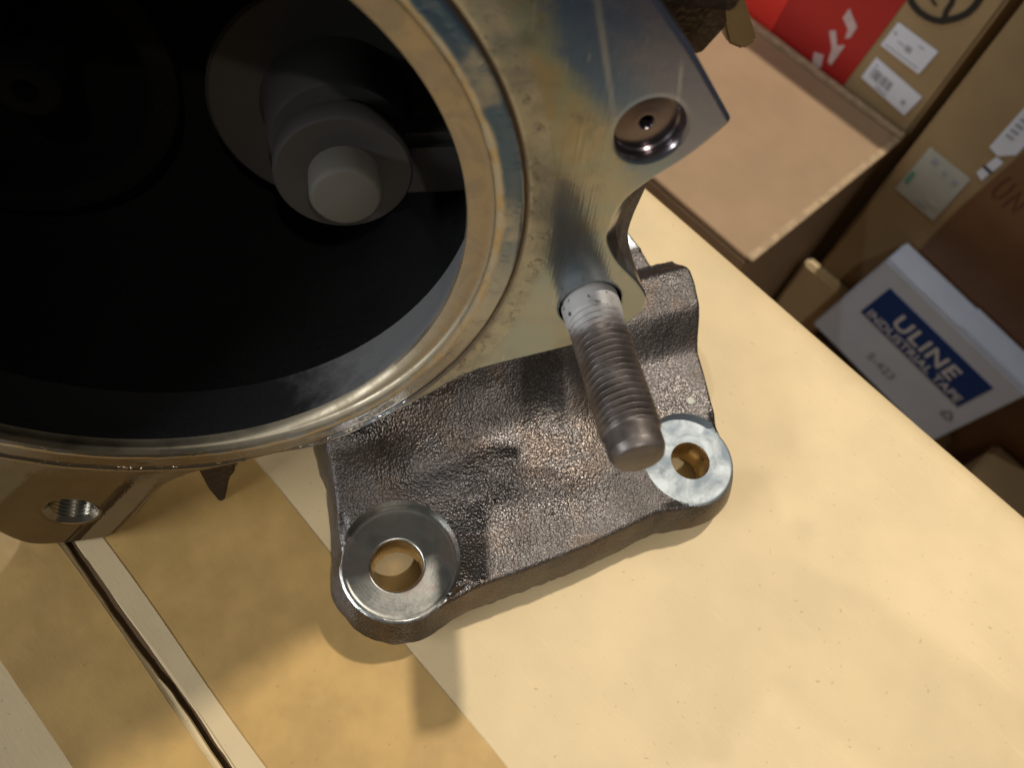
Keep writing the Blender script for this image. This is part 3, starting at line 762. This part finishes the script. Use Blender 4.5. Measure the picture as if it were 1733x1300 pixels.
# split the spot faces out as sub-parts so that they carry their own turned finish
def split_face(name, mask, centre, mat):
    sel = ST[mask]; ids, inv = np.unique(sel, return_inverse=True)
    Vw = [stz(S2[i][0], S2[i][1], SZ[i]) for i in ids]
    org = HI @ Vector(stz(centre[0], centre[1], ZB))
    xw = HI.to_3x3() @ Vector(e1); yw = HI.to_3x3() @ Vector(e2); zw = HI.to_3x3() @ Vector((0, 0, 1))
    mw = Matrix(((xw.x, yw.x, zw.x, org.x), (xw.y, yw.y, zw.y, org.y), (xw.z, yw.z, zw.z, org.z), (0, 0, 0, 1)))
    loc = [tuple(mw.inverted() @ (HI @ Vector(p))) for p in Vw]
    return mesh_obj(name, loc, inv.reshape(-1, 3), mat, foot, 50, mw)
bmf = bmesh.new(); bmf.from_mesh(me); bmf.faces.ensure_lookup_table()
kill = [bmf.faces[i] for i in np.nonzero(in1m | in2m)[0]]
bmesh.ops.delete(bmf, geom=kill, context='FACES'); bmf.to_mesh(me); bmf.free()
split_face('spot_face', in1m, B1, 'spot_dark')
split_face('spot_face', in2m, B2, 'spot_bright')

dp = np.array([0.1262, 0.0262]); dz = float(foot_h(dp[None, :])[0])
V, F = lathe([(0.0016, -0.0006), (0.0016, 0.0004), (0.0013, 0.0006), (0.0, 0.0006)], 24)
mesh_obj('paint_dot', to_local([stz(dp[0] + v[0], dp[1] + v[1], dz + v[2]) for v in V]), F, 'label_old', foot, 40)

# ================================================================== BACKGROUND CARTONS
def carton_box(name, label, x0, x1, y0, y1, z0, z1, mat, group='cartons stacked beyond the table carton'):
    e = empty(name, Matrix.Translation(((x0 + x1) / 2, (y0 + y1) / 2, z0)))
    tag(e, label, 'box', group)
    ox, oy, oz = (x0 + x1) / 2, (y0 + y1) / 2, z0
    V, F = box_vf(x0, x1, y0, y1, z0, z1, 0.003)
    mesh_obj('body', shift(V, (-ox, -oy, -oz)), F, mat, e, 40)
    e['o'] = (ox, oy, oz)
    return e
def org(e): return e['o']
def decal(name, poly, y, parent, mat, th=0.0006):
    """flat paper or print on a -Y face: poly in (x, z) world"""
    o = org(parent) if 'o' in parent else None
    root = parent
    if o is None: root = parent.parent; o = org(root)
    V = [(x - o[0], y - o[1], z - o[2]) for x, z in poly] + [(x - o[0], y + th - o[1], z - o[2]) for x, z in poly]
    n = len(poly); F = [tuple(range(n)), tuple(range(n, 2 * n))[::-1]] + [(i, n + i, n + (i + 1) % n, (i + 1) % n) for i in range(n)]
    ob = mesh_obj(name, V, F, mat, parent)
    bm = bmesh.new(); bm.from_mesh(ob.data); bmesh.ops.recalc_face_normals(bm, faces=bm.faces[:]); bm.to_mesh(ob.data); bm.free()
    return ob
def rect(x0, x1, z0, z1, slope=0.0): return [(x0, z0), (x1, z0 + slope * (x1 - x0)), (x1, z1 + slope * (x1 - x0)), (x0, z1)]
def text_mesh(name, body, size, mat, parent, mw, bold=0.0, spacing=1.0):
    cu = bpy.data.curves.new(name, 'FONT'); cu.body = body; cu.size = size; cu.offset = bold; cu.space_character = spacing; cu.extrude = 0.0001
    ob = bpy.data.objects.new(name, cu); COL.objects.link(ob)
    dg = bpy.context.evaluated_depsgraph_get(); dg.update()
    me = bpy.data.meshes.new_from_object(ob.evaluated_get(dg)); me.name = name
    COL.objects.unlink(ob); bpy.data.objects.remove(ob)
    o = bpy.data.objects.new(name, me); COL.objects.link(o); me.materials.clear(); me.materials.append(M[mat]); o.parent = parent; o.matrix_local = mw
    return o
def stroke(pts, w):
    """closed polygon of a thick polyline in (x, z)"""
    P = np.array(pts, float); T = np.gradient(P, axis=0); T /= np.linalg.norm(T, axis=1)[:, None] + 1e-12
    Nn = np.c_[-T[:, 1], T[:, 0]] * w / 2
    return np.vstack([P + Nn, (P - Nn)[::-1]])
def stroke_obj(name, pts, w, y, parent, mat):
    P = np.array(pts, float); n = len(P); poly = stroke(P, w); o = org(parent)
    V = [(x - o[0], y - o[1], z - o[2]) for x, z in poly]
    F = [(i, i + 1, 2 * n - 2 - i, 2 * n - 1 - i) for i in range(n - 1)]
    return mesh_obj(name, V, F, mat, parent)

# tan box just past the carton edge, seen from above
tb_ = carton_box('carton', 'tan box with plain closed top between the table carton and the red printed one', -0.60, -0.1215, 0.474, 0.716, -0.60, -0.2300, 'kraft_tan')
o = org(tb_)
V, F = box_vf(-0.60, -0.1195, 0.4745, 0.7150, -0.2292, -0.2262, 0.001); mesh_obj('top_flap', shift(V, tuple(-c for c in o)), F, 'kraft_tan', tb_, 40)
V, F = box_vf(-0.60, -0.1205, 0.7080, 0.7172, -0.2258, -0.2236, 0.0008); mesh_obj('raised_edge', shift(V, tuple(-c for c in o)), F, 'kraft_edge', tb_, 40)
V, F = box_vf(-0.1262, -0.1192, 0.474, 0.7075, -0.2259, -0.2245, 0.0006); mesh_obj('raised_edge', shift(V, tuple(-c for c in o)), F, 'kraft_edge', tb_, 40)

# red printed carton
rc = carton_box('carton', 'brown box with red printed panel, white emblem and two white shipping labels', -0.55, -0.1208, 0.722, 1.02, -0.60, -0.045, 'kraft_brown')
YR = 0.7212
decal('red_panel', [(-0.545, -0.45), (-0.2185, -0.45), (-0.1900, -0.1), (-0.1857, -0.05), (-0.545, -0.05)], YR, rc, 'red_print')
em = [[(-0.2345, -0.1700), (-0.2335, -0.1590), (-0.2180, -0.1690), (-0.2185, -0.1810), (-0.2225, -0.1850), (-0.2245, -0.1760), (-0.2290, -0.1730)],
      [(-0.2400, -0.1880), (-0.2345, -0.1840), (-0.2260, -0.1955), (-0.2190, -0.1905), (-0.2215, -0.2160), (-0.2260, -0.2145), (-0.2290, -0.2010)],
      [(-0.2430, -0.2150), (-0.2330, -0.2120), (-0.2290, -0.2250), (-0.2380, -0.2300)]]
decal('lit_red_area', [(-0.400, -0.24), (-0.2945, -0.24), (-0.2910, -0.174), (-0.284, -0.052), (-0.400, -0.052)], YR - 0.0008, rc, 'red_bright')  # brighter red paints in the lit part of the red panel
for poly in em: decal('emblem', poly, YR - 0.0008, rc, 'faded_print')
gl = [(-0.1900, -0.1215), (-0.183, -0.1245), (-0.176, -0.1258), (-0.168, -0.1256), (-0.161, -0.1240), (-0.155, -0.1210), (-0.150, -0.1160), (-0.1455, -0.1110), (-0.1415, -0.1040), (-0.1400, -0.0960), (-0.1405, -0.088), (-0.143, -0.080)]
stroke_obj('outlined_letter', gl, 0.0058, YR - 0.0006, rc, 'black_print')
stroke_obj('outlined_letter', [(-0.155, -0.1200), (-0.1575, -0.1120), (-0.1575, -0.104), (-0.161, -0.097), (-0.168, -0.090)], 0.0045, YR - 0.0007, rc, 'black_print')
stroke_obj('outlined_letter', [(-0.181, -0.1075), (-0.174, -0.1110), (-0.167, -0.1135)], 0.0024, YR - 0.0008, rc, 'black_print')
la = decal('shipping_label', [(-0.1900, -0.1700), (-0.1452, -0.1712), (-0.1424, -0.1445), (-0.1872, -0.1434)], YR - 0.0006, rc, 'label_white')
lb = decal('barcode_label', [(-0.1892, -0.2070), (-0.1338, -0.2120), (-0.1302, -0.1870), (-0.1870, -0.1820)], YR - 0.0006, rc, 'label_white')
def on_label(lbl, rects, mat, y, parent):
    for i, q in enumerate(rects): decal('print', q, y, lbl, mat)
for k in range(13):
    x = -0.1835 + k * 0.0019 + random.uniform(-.0003, .0003); w = random.choice((0.0006, 0.0010, 0.0014))
    decal('bar', rect(x, x + w, -0.2005 - 0.09 * (k * 0.0019), -0.1905 - 0.09 * (k * 0.0019)), YR - 0.0012, lb, 'grey_print')
decal('print', rect(-0.1725, -0.1590, -0.2062, -0.2046, -0.09), YR - 0.0012, lb, 'grey_print')
decal('print', rect(-0.1440, -0.1400, -0.2040, -0.1995, -0.09), YR - 0.0012, lb, 'grey_print')
decal('print', rect(-0.1835, -0.1810, -0.1885, -0.1872, -0.09), YR - 0.0012, lb, 'grey_print')
for (x0, x1, z0, z1) in ((-0.1855, -0.1825, -0.1535, -0.1515), (-0.1690, -0.1630, -0.1605, -0.1550), (-0.1870, -0.1490, -0.1668, -0.1660), (-0.1780, -0.1700, -0.1580, -0.1570), (-0.1600, -0.1540, -0.1500, -0.1492)):
    decal('print', rect(x0, x1, z0, z1, -0.02), YR - 0.0012, la, 'grey_print')

# brown carton with the old square label and reddish tape
bc = carton_box('carton', 'brown box with old square paper label, standing behind the white tape box', -0.1005, 0.36, 0.655, 0.95, -0.60, 0.02, 'kraft_brown')
YB = 0.6542
decal('wide_tape', [(-0.0395, -0.58), (0.355, -0.58), (0.355, 0.015), (-0.0190, 0.015), (-0.0250, -0.10), (-0.0340, -0.20)], YB, bc, 'kraft_red', 0.0006)
lc = decal('paper_label', [(-0.0886, -0.2285), (-0.0436, -0.2308), (-0.0436, -0.1757), (-0.0872, -0.1740)], YB - 0.0002, bc, 'label_old')
for (x0, x1, z0, z1, m) in ((-0.0790, -0.0735, -0.1850, -0.1795, 'grey_print'), (-0.0655, -0.0620, -0.1880, -0.1830, 'grey_print'), (-0.0545, -0.0500, -0.1895, -0.1840, 'grey_print'), (-0.0865, -0.0825, -0.2160, -0.2030, 'green_print'), (-0.0620, -0.0490, -0.2200, -0.2150, 'label_old'), (-0.0680, -0.0560, -0.2250, -0.2230, 'grey_print')):
    decal('print', rect(x0, x1, z0, z1), YB - 0.0008, lc, m)
ld = decal('shipping_label', [(-0.0500, -0.1420), (-0.0400, -0.1440), (-0.0300, -0.1340), (-0.0300, -0.0500), (-0.0500, -0.0520)], YB - 0.0008, bc, 'label_white')
for k in range(9): decal('bar', rect(-0.0465, -0.0400, -0.1260 + k * 0.0055, -0.1235 + k * 0.0055), YB - 0.0014, ld, 'grey_print')
le = decal('shipping_label', [(-0.0440, -0.1665), (-0.0365, -0.1700), (-0.0330, -0.1460), (-0.0405, -0.1450)], YB - 0.0008, bc, 'label_white')
decal('stripe', [(-0.0432, -0.1590), (-0.0350, -0.1600), (-0.0348, -0.1575), (-0.0430, -0.1565)], YB - 0.0016, le, 'black_print')
stroke_obj('handwritten_letter', [(-0.0210, -0.1520), (-0.0235, -0.162), (-0.0235, -0.1710), (-0.0200, -0.1760), (-0.0160, -0.1730), (-0.0145, -0.164), (-0.0150, -0.1540)], 0.0018, YB - 0.0008, bc, 'brown_ink')
stroke_obj('handwritten_letter', [(-0.0095, -0.178), (-0.0085, -0.166), (-0.0075, -0.157), (-0.0040, -0.167), (-0.0005, -0.177), (0.0010, -0.165), (0.0020, -0.155)], 0.0018, YB - 0.0008, bc, 'brown_ink')

# small tan carton beside the white one
carton_box('carton', 'small light tan box wedged beside the white tape box', -0.1130, -0.0560, 0.640, 0.6535, -0.60, -0.3570, 'kraft_top')
# low dark carton under and right of the white one
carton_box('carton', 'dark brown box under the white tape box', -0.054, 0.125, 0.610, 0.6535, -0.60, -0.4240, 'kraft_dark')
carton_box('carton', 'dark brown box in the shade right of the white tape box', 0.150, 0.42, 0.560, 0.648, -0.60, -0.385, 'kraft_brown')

# white tape carton, rolled a few degrees
wm = Matrix.Translation((0.0215, 0.6365, -0.4180)) @ Matrix.Rotation(math.radians(6.2), 4, 'Y')
wb = empty('tape_carton', wm)
tag(wb, 'white tape box with dark blue panel and white lettering', 'box', 'cartons stacked beyond the table carton')
wb['o'] = (0, 0, 0)
W = 0.0860; HH = 0.1420
V, F = box_vf(-W, W, -0.0165, 0.0165, 0.0100, HH, 0.0015); mesh_obj('body', V, F, 'white_card', wb, 40)
V, F = box_vf(-W + 0.001, W - 0.001, -0.0160, 0.0160, HH + 0.0006, HH + 0.0022, 0.0006); mesh_obj('lid_flap', V, F, 'white_card', wb, 40)
V, F = box_vf(0.002, W - 0.003, -0.0150, 0.0160, HH + 0.0026, HH + 0.0040, 0.0006); mesh_obj('lid_flap', V, F, 'white_card', wb, 40)
YW = -0.0172
bx0, bx1, bz0, bz1 = -0.0640, 0.0665, 0.0730, 0.1208
bp = decal('blue_panel', rect(bx0, bx1, bz0, bz1), YW, wb, 'blue_print')
def front(x, z, y): return Matrix.Translation((x, y, z)) @ Matrix.Rotation(math.pi / 2, 4, 'X')
text_mesh('lettering', 'ULINE', 0.0262, 'label_white', bp, front(bx0 + 0.0265, bz0 + 0.0180, YW - 0.0006), 0.0007, 1.12)
text_mesh('lettering', 'INDUSTRIAL TAPE', 0.0146, 'label_white', bp, front(bx0 + 0.0045, bz0 + 0.0032, YW - 0.0006), 0.0003, 1.03)
text_mesh('lettering', 'S-423', 0.0150, 'grey_print', wb, front(-0.0250, 0.0330, YW + 0.0004), 0.0003, 1.05)
tri = [(math.cos(a) * 0.0080 + 0.0690, math.sin(a) * 0.0080 + 0.0550) for a in np.radians([90, 210, 330])]
for i in range(3):
    p, q = np.array(tri[i]), np.array(tri[(i + 1) % 3]); stroke_obj('recycling_arrow', [p * .95 + q * .05, p * .5 + q * .5, p * .2 + q * .8], 0.0030, YW + 0.0001, wb, 'grey_print')
for ob in bpy.data.objects:
    if 'o' in ob: del ob['o']
